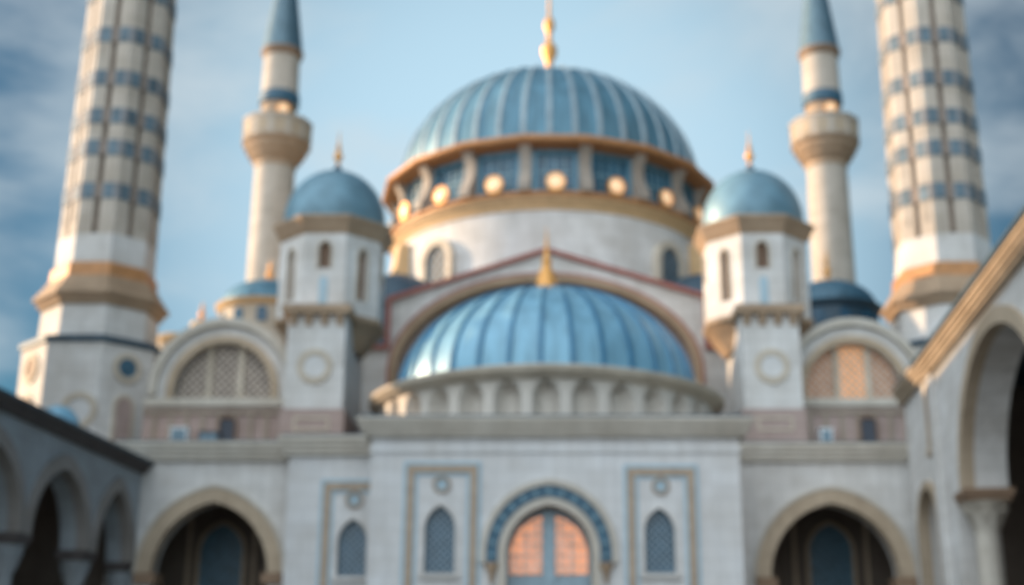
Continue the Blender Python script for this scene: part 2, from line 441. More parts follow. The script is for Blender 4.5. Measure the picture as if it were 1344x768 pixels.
# keep the niche mesh about the dome axis so copies can be turned
for i in range(1, NS):
    c = s0.copy(); COL.objects.link(c); c.parent = fd; c.rotation_euler = (0, 0, 2*PI*i/NS)
MB().lathe([(RC-0.05, zb_r), (RC-0.05, zb_r+0.35), (RC-0.5, zb_r+0.5)], 96, cD).build('base_course', M['slate'], fd)
z0 = Z(384, YD); z1 = Z(297, YD); h = z1-z0
finial([(0.62, z0-0.15), (0.6, z0), (0.5, z0+0.12*h), (0.42, z0+0.26*h), (0.24, z0+0.36*h), (0.2, z0+0.42*h), (0.26, z0+0.47*h), (0.13, z0+0.54*h), (0.08, z0+0.68*h), (0.1, z0+0.72*h), (0.05, z0+0.78*h), (0.01, z1)], cD, 'finial', fd)

# ================================================================ MAIN HALL: gable wall with great arch, drum, dome
YG = 67.5; YM = 79.5; cM = (X(721, 200, YM), YM)
hall = thing('mosque_hall', 'main prayer hall with huge blue ribbed dome, gilded window drum and white red-edged gable', 'mosque', (cM[0], YG, 0))
body_z = Z(457, YG)
gl, gr = X(512, 430, YG), X(923, 430, YG)
bl, brr = X(462, 500, YG), X(968, 500, YG)
gp = P(717, 329, YG); gle = P(511, 394, YG); gre = P(925, 390, YG)
acx = X(716, 480, YG); ahw = (X(914, 490, YG)-X(520, 490, YG))/2; azs = Z(488, YG); arise = Z(369, YG)-azs
outl = [(bl, 0), (bl, body_z), (gle[0], body_z), gle, gp, gre, (gre[0], body_z), (brr, body_z), (brr, 0)]
hole = arch(acx, ahw, 8.0, azs, arise, 28)
MB().prism(outl, [hole], YG, YG+1.0).build('gable_wall', M['white'], hall)
MB().prism(band(acx, ahw-0.02, 8.0, azs, arise-0.02, 0.36, 28), (), YG-0.18, YG+0.7).build('great_arch', M['tan'], hall)
MB().prism(band(acx, ahw+0.33, 8.0, azs, arise+0.33, 0.1, 28), (), YG-0.22, YG+0.1).build('arch_edge', M['red'], hall)
MB().prism(hole, (), YG+0.95, YG+1.1).build('tympanum', M['pink'], hall)
# red verge
def strip(pts, w, y0, y1):
    m = MB()
    for a, b in zip(pts, pts[1:]):
        d = Vector((b[0]-a[0], b[1]-a[1])).normalized(); nrm = Vector((-d.y, d.x))*w/2
        e = d*w*0.45
        m.prism([(a[0]-e.x-nrm.x, a[1]-e.y-nrm.y), (a[0]-e.x+nrm.x, a[1]-e.y+nrm.y), (b[0]+e.x+nrm.x, b[1]+e.y+nrm.y), (b[0]+e.x-nrm.x, b[1]+e.y-nrm.y)], (), y0, y1)
        y0 -= 0.004; y1 += 0.004
    return m
strip([(bl, body_z), (gle[0], body_z), gle, gp, gre, (gre[0], body_z), (brr, body_z)], 0.22, YG-0.28, YG+1.2).build('red_verge', M['red'], hall)
# body behind the gable
MB().box(bl+0.05, brr-0.05, YG+1.1, YM+13, 0, body_z-0.3).build('body', M['white'], hall)
MB().prism([(gle[0]+0.1, body_z-0.3), (gle[0]+0.1, gle[1]-0.2), (gp[0], gp[1]-0.25), (gre[0]-0.1, gre[1]-0.2), (gre[0]-0.1, body_z-0.3)], (), YG+1.1, YM+9).build('cross_roof', M['slate'], hall)
# drum
RD = 9.45; zg1 = Z(254, YM-9.8); zg0 = Z(272, YM-9.8)
MB().lathe([(RD, body_z-0.5), (RD, zg0+0.05)], 96, cM).build('drum_wall', M['white'], hall)
MB().lathe([(RD-0.1, zg0-0.05), (RD+0.12, zg0), (RD+0.18, zg0+0.25), (RD+0.42, zg0+0.45), (RD+0.45, zg1-0.18)], 96, cM).build('ochre_band', M['goldpale'], hall)
MB().lathe([(RD+0.45, zg1-0.18), (RD+0.6, zg1-0.14), (RD+0.64, zg1+0.06), (RD+0.5, zg1+0.14), (RD-0.6, zg1+0.2)], 96, cM).build('lower_gilded_ring', M['goldtrim'], hall)
ztop = Z(172, YM-10.75)
RU = 10.6
MB().lathe([(RD-0.5, ztop-0.55), (RD+0.35, ztop-0.5), (RU-0.35, ztop-0.44), (RU-0.1, ztop-0.4), (RU, ztop-0.28), (RU, ztop-0.1), (RU-0.12, ztop), (RD-0.1, ztop+0.5), (RD-0.4, ztop+0.5)], 18, cM, phase=-PI/2+R(2)+PI/18).build('upper_gilded_ring', M['goldtrim'], hall)
NW = 18; wz0, wz1 = zg1+0.1, ztop-0.45
def at_angle(aa, r):   # frame on the drum: a along the tangent, d outward
    ca, sa = math.cos(aa), math.sin(aa)
    def f(a, d, z): return (cM[0]+(r+d)*ca-a*sa, cM[1]+(r+d)*sa+a*ca, z)
    return f
half_w = (RD-0.25)*math.tan(PI/NW)
def drumwin(aa):
    fr = at_angle(aa, RD-0.35)
    w = MB(fr).prism(rect(-half_w, half_w, wz0, wz1), [rect(-half_w*0.62, half_w*0.62, wz0+0.15, wz1-0.35)], -0.05, 0.22).build('drum_window', M['lead'], hall)
    MB(fr).prism(rect(-half_w*0.62, half_w*0.62, wz0+0.15, wz1-0.35), (), 0.0, 0.05).build('pane', M['drumpane'], w)
    l = MB(fr)
    for k in (-0.33, 0, 0.33): l.box(k*half_w-0.05, k*half_w+0.05, 0.06, 0.12, wz0+0.15, wz1-0.35)
    l.box(-half_w*0.6, half_w*0.6, 0.064, 0.116, (wz0+wz1)/2-0.05, (wz0+wz1)/2+0.05)
    l.build('glazing_bars', M['tilelight'], w)
def pier(aa):
    fr = at_angle(aa, RD-0.3)
    # scrolled buttress: side profile in (d, z)
    prof = [(0, wz0), (1.15, wz0), (1.15, wz0+0.45), (0.8, wz0+0.95), (0.55, wz0+1.6), (0.55, wz1-0.7), (0.8, wz1-0.25), (0.95, wz1+0.02), (0, wz1+0.02)]
    v = [(-0.33, d, z) for d, z in prof]+[(0.33, d, z) for d, z in prof]; k = len(prof)
    f = [tuple(range(k)), tuple(range(2*k-1, k-1, -1))]+[(i, (i+1) % k, (i+1) % k+k, i+k) for i in range(k)]
    MB(fr).add(v, f).build('pier', M['pier'], hall)
a_w0 = -PI/2+R(2)
for i in range(NW):
    drumwin(a_w0+2*PI*i/NW); pier(a_w0+2*PI*(i+0.5)/NW)
# dome
mb = MB().ribdome(9.45, ztop+0.35, Z(94, YM)-ztop-1.35, cM, 40, ribw=0.22, ribh=0.10, lift=-PI/2, rows=26)
mb.build('main_dome', [M['lead'], M['leadrib']], hall)
z0 = Z(113, YM); zt_ = Z(-22, YM); h = zt_-z0
finial([(0.75, z0-0.3), (0.72, z0), (0.45, z0+0.06*h), (0.25, z0+0.10*h), (0.22, z0+0.22*h), (0.5, z0+0.3*h), (0.5, z0+0.36*h), (0.2, z0+0.42*h), (0.16, z0+0.5*h), (0.36, z0+0.56*h), (0.34, z0+0.62*h), (0.12, z0+0.67*h), (0.1, z0+0.8*h), (0.01, zt_)], cM, 'finial', hall)
# arched drum windows with deep surrounds
for (wx, wy0, wy1) in ((592, 320, 372), (860, 320, 372)):
    s = (wx-721)/193.0; aa = -PI/2+math.asin(s)
    fr = at_angle(aa, RD)
    zb, ztw = Z(372, YM-7.5), Z(318, YM-7.5)
    hw = 0.85
    w = MB(fr).prism(band(0, hw, zb, ztw-1.0, 0.9, 0.42, 12), (), -0.35, 0.3).build('arched_window', M['cream'], hall)
    MB(fr).prism(arch(0, hw, zb, ztw-1.0, 0.9, 12), (), -0.1, 0.06).build('pane', M['dimglass'], w)
    l = MB(fr); lattice(l, arch(0, hw, zb, ztw-1.0, 0.9, 12), 0.4, 0.07, 0.1, 0.05); l.build('lattice', M['lattice'], w)
# flanking exedra half domes and curved gilt-edged buttresses at the drum foot
for sx in (-1, 1):
    ex = cM[0]+sx*8.6; ey = YG+4.6
    zb = body_z
    hd = MB().lathe([(2.7*math.cos(t*PI/2/10), zb+3.1+2.3*math.sin(t*PI/2/10)) for t in range(10)]+[(0.01, zb+5.4)], 36, (ex, ey)).build('exedra_dome', M['slate'], hall)
    MB().lathe([(2.65, zb-0.3), (2.65, zb+2.9), (2.85, zb+3.0), (2.85, zb+3.15), (2.6, zb+3.2)], 36, (ex, ey)).build('exedra_wall', M['slate'], hall)
    aa = -PI/2+sx*R(64); fr = at_angle(aa, RD-0.2)
    pr = [(0, zg0-5.2), (2.3, zg0-5.2), (2.2, zg0-3.6), (1.6, zg0-2.9), (1.0, zg0-1.9), (0.8, zg0-0.4), (0, zg0-0.4)]; k = len(pr)
    v = [(-0.5, d, z) for d, z in pr]+[(0.5, d, z) for d, z in pr]
    MB(fr).add(v, [tuple(range(k)), tuple(range(2*k-1, k-1, -1))]+[(i, (i+1) % k, (i+1) % k+k, i+k) for i in range(k)]).build('buttress', M['goldpale'], hall)

# ring of lamps on the drum ledge
def lamp(name, loc, d, r, label, group):
    """round globe lamp with gilded rim facing direction d (angle)"""
    t = thing(name, label, 'lamp', loc, group)
    ca, sa = math.cos(d), math.sin(d)
    def fr(a, dd, z): return (loc[0]+dd*ca-a*sa, loc[1]+dd*sa+a*ca, loc[2]+z)
    MB(fr).box(-0.06, 0.06, -0.25, 0.0, -0.06, 0.06).build('bracket', M['goldtrim'], t)
    m = MB(fr); ring(m, 0, 0, r*0.8, r, -0.08, 0.1, 28); m.build('rim', M['gold'], t)
    v = []; f = []; n = 24; rows = 6
    for q in range(rows):
        tt = q/(rows-1)*PI/2*0.97
        for i in range(n):
            a = 2*PI*i/n; v.append((r*0.8*math.cos(tt)*math.cos(a), 0.16*math.sin(tt), r*0.8*math.cos(tt)*math.sin(a)))
    for q in range(rows-1):
        for i in range(n): f.append((q*n+i, q*n+(i+1) % n, (q+1)*n+(i+1) % n, (q+1)*n+i))
    f.append(tuple((rows-1)*n+i for i in range(n)))
    MB(fr).add(v, f).build('globe', M['lamp'], t)
    return t
ordn = ['leftmost visible round lamp on the gilded ring under the main dome', 'second round lamp from the left on the ring under the main dome',
        'third round lamp from the left on the ring under the main dome', 'brightest middle round lamp straight above the gable peak, on the drum ledge',
        'round lamp just right of the middle one on the main dome ledge', 'second round lamp from the right on the ring under the main dome', 'rightmost dim round lamp at the shaded end of the drum ledge']
for i, lb in zip(range(-3, 4), ordn):
    aa = a_w0+2*PI*i/NW; r = RD+0.62
    lamp('round_lamp', (cM[0]+r*math.cos(aa), cM[1]+r*math.sin(aa), zg1+0.6), aa, 0.55, lb, 'round lamps around the drum of the main dome')

# ================================================================ DOMED TURRETS
YT = 61.6
def make_turret():
    cx = X(437, 350, YT)
    t = thing('domed_turret', 'octagonal white turret with teal dome left of the great gable', 'turret', (cx, YT, 0), 'domed octagonal turrets flanking the gable')
    c = (cx, YT); ap = 2.38
    zo0, zo1 = Z(410, YT-ap), Z(300, YT-ap-0.2)
    zc = Z(281, YT-2.8)
    # octagon shell built face by face with window openings
    side = 2*ap*math.tan(PI/8); hs = side/2
    for k in range(8):
        aa = -PI/2+k*PI/4
        ca, sa = math.cos(aa), math.sin(aa)
        def fr(a, d, z, ca=ca, sa=sa): return (c[0]+(ap+d)*ca-a*sa, c[1]+(ap+d)*sa+a*ca, z)
        wb, wt = (zo0+1.15+1.0, zo1-0.55) if k % 2 == 0 else (zo0+0.75, zo1-0.7)
        hwn = 0.28 if k % 2 == 0 else 0.26
        op = arch(0, hwn, wb, wt-0.4, 0.4, 8)
        w = MB(fr).prism(rect(-hs, hs, zo0, zo1), [op], -0.3, 0.0).build('face', M['white'], t)
        MB(fr).prism(band(0, hwn-0.004, wb, wt-0.4, 0.396, 0.09, 8), (), -0.05, 0.05).build('window_surround', M['cream'], w)
        MB(fr).prism(op, (), -0.29, -0.25).build('window_shutter', M['slitbrown'], w)
        if k % 2 == 0:
            MB(fr).prism(arch(0, 0.2, zo0+0.35, zo0+1.5, 0.25, 6), (), -0.02, 0.03).build('blind_panel', M['palebl'], w)
    o8 = octp(1)
    MB().lathe([(ap*o8*0.98, zo1-0.3), (ap*o8*1.02, zo1-0.05), (ap*o8*1.08, zo1+0.1), (2.62*o8, zo1+0.3), (2.8*o8, zc-0.1), (2.8*o8, zc), (2.3*o8, zc+0.2), (0.01, zc+0.2)], 8, c, phase=PH8).build('cornice', M['tan'], t)
    za = Z(223, YT)
    pr = [(2.42, zc+0.15), (2.46, zc+0.5)]
    H = za-zc-0.7
    for q in range(1, 17):
        a = q/16*PI/2; pr.append((2.46*math.cos(a)**0.95 if q < 16 else 0.01, zc+0.5+H*math.sin(a)))
    MB().lathe(pr, 48, c).build('dome', M['teal'], t)
    zf = Z(172, YT); h = zf-za
    fn = finial([(0.22, za-0.1), (0.2, za+0.05*h), (0.09, za+0.12*h)], c, 'finial_socket', t, M['slate'])
    finial([(0.09, za+0.1*h), (0.08, za+0.2*h), (0.22, za+0.3*h), (0.22, za+0.38*h), (0.08, za+0.46*h), (0.14, za+0.55*h), (0.06, za+0.63*h), (0.01, zf)], c, 'finial', t)
    # corbel table and shaft
    YS = YT-3.5; sw = 1.30; sx0 = cx-sw; sx1 = cx+sw
    zk = Z(426, YS)
    MB().lathe([(1.5*o8, zk-0.6), (1.9*o8, zk-0.1), (2.3*o8, zo0-0.35), (2.5*o8, zo0-0.2), (2.5*o8, zo0)], 8, c, phase=PH8).build('corbel_ring', M['tan'], t)
    m = MB()
    for k in range(4):
        u = sx0-0.1+(sx1-sx0+0.2)*(k+0.5)/4
        m.box(u-0.2, u+0.2, YS-0.25, YS+0.2, zo0-0.65, zo0-0.4); m.box(u-0.14, u+0.14, YS-0.12, YS+0.2, zk-0.05, zo0-0.64)
    m.box(sx0-0.25, sx1+0.25, YS-0.38, YT, zo0-0.4, zo0-0.02)
    m.build('corbel_table', M['tan'], t)
    zpk = Z(537, YS)
    MB().box(sx0, sx1, YS, YT+2.4, zpk, zk+0.5).build('shaft', M['white'], t)
    mb = MB(); ring(mb, cx, Z(481, YS), 0.52, 0.80, YS-0.08, YS+0.02); ro = mb.build('roundel', M['cream'], t)
    mb = MB(); mb.prism(circle(cx, Z(481, YS), 0.52), (), YS-0.03, YS+0.02); mb.build('disc', M['portico'], ro)
    MB().box(sx0-0.12, sx1+0.12, YS-0.12, YT+2.5, 10.5, zpk).build('plinth', M['pink'], t)
    MB().prism(rect(cx-0.8, cx+0.8, Z(566, YS), Z(548, YS)), [rect(cx-0.7, cx+0.7, Z(566, YS)+0.1, Z(548, YS)-0.1)], YS-0.17, YS-0.1).build('plinth_panel', M['cream'], t)
    return t
tur = make_turret()
t2 = copy_tree(tur); t2.location.x = X(991, 350, YT)-0.02
t2['label'] = 'octagonal white turret with teal dome right of the great gable, its left faces sunlit'

# ================================================================ BIG MINARETS
YB = 58.3
def make_big():
    cx = X(139, 350, YB)
    t = thing('faceted_minaret', 'massive near minaret with blue tile bands at the left, cropped by the frame', 'minaret', (cx, YB, 0), 'pair of massive tile-banded minarets')
    c = (cx, YB); o8 = octp(1)
    zp = Z(441, YB-2.9)
    # pedestal
    MB().lathe([(2.95*o8, 0), (2.9*o8, zp-0.25)], 8, c, phase=PH8).build('pedestal', M['white'], t)
    MB().lathe([(2.9*o8, zp-0.25), (3.02*o8, zp-0.22), (3.05*o8, zp), (2.45*o8, zp+0.22), (2.3*o8, zp+0.22)], 8, c, phase=PH8).build('pedestal_moulding', M['slate'], t)
    zw = Z(402, YB-0.3); zs = Z(349, YB-1.4)
    MB().lathe([(2.38*o8, zp+0.1), (2.32*o8, zw-0.3)], 8, c, phase=PH8).build('neck', M['white'], t)
    MB().lathe([(2.3*o8, zw-0.5), (2.5*o8, zw-0.4), (2.56*o8, zw-0.2), (2.74*o8, zw-0.08), (2.74*o8, zw+0.12), (2.6*o8, zw+0.2), (2.58*o8, zw+0.36), (2.44*o8, zw+0.44), (2.42*o8, zw+0.6), (2.3*o8, zw+0.68), (2.28*o8, zw+0.84), (2.18*o8, zw+0.9)], 8, c, phase=PH8).build('flared_collar', M['tan'], t)
    MB().lathe([(2.18*o8, zw+0.88), (2.15*o8, zs-0.12), (2.06*o8, zs), (1.9*o8, zs)], 8, c, phase=PH8).build('gilded_collar', M['goldtrim'], t)
    # shaft
    zt = Z(-190, YB); ap0, ap1 = 2.02, 1.78
    zsl = Z(306, YB-2)
    def apz(z): return ap0+(ap1-ap0)*(z-zs)/(zt-zs)
    MB().lathe([(apz(z)*o8, z) for z in (zs-0.2, zsl)], 8, c, phase=PH8).build('lower_shaft', M['white'], t)
    lp = MB(); sl = MB()
    bands = [Z(y, YB-2) for y in (250, 193, 151, 101, 44, -18, -90)]
    for k in range(8):
        aa = -PI/2+k*PI/4; ca, sa = math.cos(aa), math.sin(aa)
        def q(a, d, z):   # a = -1..1 across the face, d in metres outwards
            ap = apz(z); hs = ap*math.tan(PI/8)
            return (c[0]+(ap+d)*ca-a*hs*sa, c[1]+(ap+d)*sa+a*hs*ca, z)
        g = 0.17
        # two flat strips with a deep groove between, a thin rib at the arris
        for (a0, a1) in ((-1, -g), (g, 1)):
            lp.add([q(a0, 0, zsl), q(a1, 0, zsl), q(a1, 0, zt), q(a0, 0, zt), q(a0, -0.4, zsl), q(a1, -0.4, zsl), q(a1, -0.4, zt), q(a0, -0.4, zt)],
                   [(0,1,2,3),(0,4,5,1),(1,5,6,2),(2,6,7,3),(3,7,4,0)], 0, raw=True)
            am = (a0+a1)/2
            # shallow fillet line down each strip
            lp.add([q(am-0.06, 0.04, zsl+0.6), q(am+0.06, 0.04, zsl+0.6), q(am+0.06, 0.04, zt), q(am-0.06, 0.04, zt), q(am-0.06, -0.01, zsl+0.6), q(am+0.06, -0.01, zsl+0.6), q(am+0.06, -0.01, zt), q(am-0.06, -0.01, zt)],
                   [(0,1,2,3),(0,4,5,1),(1,5,6,2),(2,6,7,3),(3,7,4,0)], 0, raw=True)
        sl.add([q(-g, -0.22, zsl), q(g, -0.22, zsl), q(g, -0.22, zt), q(-g, -0.22, zt)], [(0,1,2,3)], 0, raw=True)
    u = lp.build('fluted_shaft', M['minaret'], t, smooth=False)
    sl.build('groove_lining', M['groove'], t, smooth=False)
    for zb in bands:
        m = MB(); segs = [(-1, 0), (-0.82, 1), (-0.3, 0), (-g, 2), (g, 0), (0.3, 1), (0.82, 0)]
        v = []; f = []; mi = []
        for k in range(8):
            aa = -PI/2+k*PI/4; ca, sa = math.cos(aa), math.sin(aa)
            for a, mt in segs:
                for dz, dd in ((-0.40, -0.1), (-0.38, 0.05), (0.38, 0.05), (0.40, -0.1)):
                    z = zb+dz; ap = apz(z); hs = ap*math.tan(PI/8); d = dd if abs(a) > g+0.01 else dd*0.3
                    v.append((c[0]+(ap+d)*ca-a*hs*sa, c[1]+(ap+d)*sa+a*hs*ca, z))
                mi.append(mt)
        n = len(mi)
        for i in range(n):
            j = (i+1) % n
            for q in range(3): m.mi.append({0: 0, 1: 1, 2: 2}[mi[i]]); m.f.append((i*4+q, j*4+q, j*4+q+1, i*4+q+1))
        m.v = v
        m.build('tile_band', [M['bandstone'], M['bandtile'], M['groove']], t, smooth=False)
    # crown above the frame
    MB().lathe([(1.8*o8, zt), (2.4*o8, zt+0.8), (2.9*o8, zt+1.4), (2.9*o8, zt+2.4), (2.7*o8, zt+2.4), (2.7*o8, zt+1.5), (1.5, zt+1.5), (1.5, zt+6), (1.8, zt+6.2)], 8, c, phase=PH8).build('gallery', M['minaret'], t)
    MB().lathe([(1.85, zt+6.2), (0.02, zt+15)], 24, c).build('spire', M['spire'], t)
    # pedestal openings
    yf = YB-2.93
    cxx = X(101, 540, yf); cz = Z(538, yf)
    mb = MB(); ring(mb, cxx+0.05, cz, 0.52, 0.78, yf-0.07, yf+0.06); ro = mb.build('roundel', M['cream'], t)
    MB().prism(circle(cxx+0.05, cz, 0.52), (), yf-0.02, yf+0.05).build('disc', M['portico'], ro)
    for k, (mm) in ((1, M['tile']), (-1, M['slitbrown'])):
        aa = -PI/2+k*PI/4; ca, sa = math.cos(aa), math.sin(aa)
        def fr(a, d, z, ca=ca, sa=sa): return (c[0]+(2.94+d)*ca-a*sa, c[1]+(2.94+d)*sa+a*ca, z)
        zr = Z(484, YB-2)
        mb = MB(fr); ring(mb, 0, zr, 0.42, 0.66, -0.05, 0.06); ro = mb.build('roundel', M['cream'], t)
        MB(fr).prism(circle(0, zr, 0.42), (), -0.03, 0.03).build('disc', mm, ro)
        za = Z(565, YB-2)
        w = MB(fr).prism(band(0, 0.36, za-1.2, za+1.0, 0.4, 0.14, 8), (), -0.05, 0.06).build('blind_window', M['cream'], t)
        MB(fr).prism(arch(0, 0.36, za-1.2, za+1.0, 0.4, 8), (), -0.04, 0.03).build('shutter', M['pink'], w)
    return t
big = make_big()
b2 = copy_tree(big)
for o_, px_ in ((big, 139), (b2, 1238)):
    o_.scale = (1.1, 1.1, 1.1); o_.location = (X(px_, 355, YB)*1.1, YB*1.1, -0.16)
b2['label'] = 'massive near minaret with blue tile bands, its gilded collar above the tall right arcade roof'

# ================================================================ SLENDER MINARETS
YS_ = 92.0
def make_slim():
    cx = X(362, 208, YS_); c = (cx, YS_)
    t = thing('slender_minaret', 'slender white minaret with grey-blue cone and one balcony, left of the main dome', 'minaret', (cx, YS_, 0), 'pair of slender minarets behind the turrets')
    z = lambda y: Z(y, YS_)
    r0, r1 = 1.52, 1.40
    MB().lathe([(1.75, 0), (1.55, z(360)), (r0-0.02, z(240)), (r1+0.05, z(204))], 16, c).build('lower_shaft', M['minaret'], t)
    # balcony with stepped corbels
    gz0, gz1, gz2, gz3 = z(220), z(207), z(191), z(164)
    MB().lathe([(1.5, gz0-0.2), (1.62, gz0+0.1), (1.62, gz0+0.35), (1.95, gz0+0.55), (1.95, gz0+0.85), (2.25, gz1+0.25), (2.25, gz2-0.35), (2.5, gz2-0.2), (2.55, gz2)], 16, c).build('balcony_corbels', M['tan'], t)
    MB().lathe([(2.5, gz2-0.02), (2.52, gz3-0.25), (2.62, gz3-0.2), (2.62, gz3), (2.35, gz3), (2.35, gz2+0.3), (1.2, gz2+0.3)], 12, c).build('parapet', M['minaret'], t)
    m = MB()
    for k in range(12):
        aa = k*PI/6+PI/12; rr = 2.44; ca, sa = math.cos(aa), math.sin(aa)
        mm = MB(lambda a, d, zz, ca=ca, sa=sa: (c[0]+(rr+d)*ca-a*sa, c[1]+(rr+d)*sa+a*ca, zz))
        mm.box(-0.42, 0.42, 0, 0.06, gz2+0.2, gz3-0.45); m.v += [p for p in mm.v]; b = len(m.v)-len(mm.v); m.f += [tuple(i+b for i in f) for f in mm.f]; m.mi += mm.mi
    m.build('parapet_panels', M['arch'], t)
    MB().lathe([(1.32, gz2), (1.32, z(141))], 16, c).build('balcony_stage', M['tan'], t)
    MB().lathe([(1.38, z(141)), (1.5, z(139)), (1.5, z(127)), (1.36, z(125))], 16, c).build('tile_band', M['tile'], t)
    MB().lathe([(r1, z(127)), (1.34, z(73))], 16, c).build('upper_shaft', M['minaret'], t)
    MB().lathe([(1.3, z(79)), (1.5, z(76)), (1.6, z(71)), (1.5, z(68))], 24, c).build('eave', M['brown'], t)
    MB().lathe([(1.54, z(70)), (0.93, z(0)), (0.05, z(-95))], 24, c).build('spire', M['spire'], t)
    MB().lathe([(0.02, z(-118)), (0.08, z(-112)), (0.2, z(-104)), (0.06, z(-98)), (0.2, z(-93)), (0.1, z(-88))], 14, c).build('finial', M['gold'], t)
    return t, c, z
slim, sc, sz = make_slim()
s2 = copy_tree(slim); s2.location.x = X(1084, 205, YS_); s2['label'] = 'slender white minaret with grey-blue cone and one balcony, right of the main dome'
for k, (bx, yy, lb) in enumerate(((slim.location.x, 141, 'small round lamp glowing on the balcony of the left slender minaret'), (s2.location.x, 141, 'small round lamp glowing on the balcony of the right slender minaret'))):
    aa = -PI/2+R(24) if k == 0 else -PI/2+R(8)
    l = lamp('balcony_lamp', (bx+1.62*math.cos(aa), YS_+1.62*math.sin(aa), Z(yy, YS_-1.6)), aa, 0.46, lb, None)
# warm bare walls of balcony door
# ================================================================ SMALL CUPOLAS behind
def cupola(pxc, ytop, ycor, ybase, rpx, Y, label, group, mdome, fin=True, finy=None, wins=True, name='cupola', mw=None):
    cx = X(pxc, ycor, Y); c = (cx, Y); r = rpx/F*Y*1.03
    zc, za, zb = Z(ycor, Y), Z(ytop, Y), Z(ybase, Y)
    t = thing(name, label, 'cupola', (cx, Y, zb-4), group)
    MB().lathe([(r*0.93, zb-4), (r*0.93, zc-0.1)], 16, c).build('drum', mw or M['cream'], t)
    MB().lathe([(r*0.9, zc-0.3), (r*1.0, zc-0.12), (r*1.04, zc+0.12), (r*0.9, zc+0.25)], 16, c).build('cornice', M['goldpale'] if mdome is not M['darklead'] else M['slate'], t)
    H = za-zc-0.1
    pr = [(r*0.93*math.cos(q*PI/24), zc+0.1+H*math.sin(q*PI/24)) for q in range(12)]+[(0.01, za)]
    MB().lathe(pr, 40, c).build('dome', mdome, t)
    if wins:
        for k in range(12):
            aa = -PI/2+k*PI/6+0.1; ca, sa = math.cos(aa), math.sin(aa)
            def fr(a, d, z, ca=ca, sa=sa): return (c[0]+(r*0.915+d)*ca-a*sa, c[1]+(r*0.915+d)*sa+a*ca, z)
            hwn = r*0.1
            MB(fr).prism(arch(0, hwn, zc-1.25, zc-0.65, hwn, 8), (), -0.1, 0.06).build('window', M['pane'], t)
    if fin:
        zf = Z(finy, Y) if finy else za+1.4; h = zf-za
        finial([(0.2, za-0.06), (0.2, za+0.05*h), (0.08, za+0.15*h), (0.2, za+0.3*h), (0.2, za+0.38*h), (0.07, za+0.5*h), (0.12, za+0.6*h), (0.01, zf)], c, 'finial', t)
    return t
cupola(351, 371, 410, 445, 66, 74, 'blue cupola on gold-corniced drum behind the left lunette wall', None, M['lead'])
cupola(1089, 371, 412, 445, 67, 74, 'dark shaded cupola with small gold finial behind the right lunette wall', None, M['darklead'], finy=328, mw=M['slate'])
cupola(264, 422, 429, 440, 14, 76, 'tiny sunlit cupola peeping above the left lunette wall', None, M['goldpale'], wins=False, finy=396)
cupola(229, 438, 450, 470, 26, 72, 'low sunlit cupola between left minaret pedestal and lunette wall', None, M['goldpale'], wins=False, fin=False)

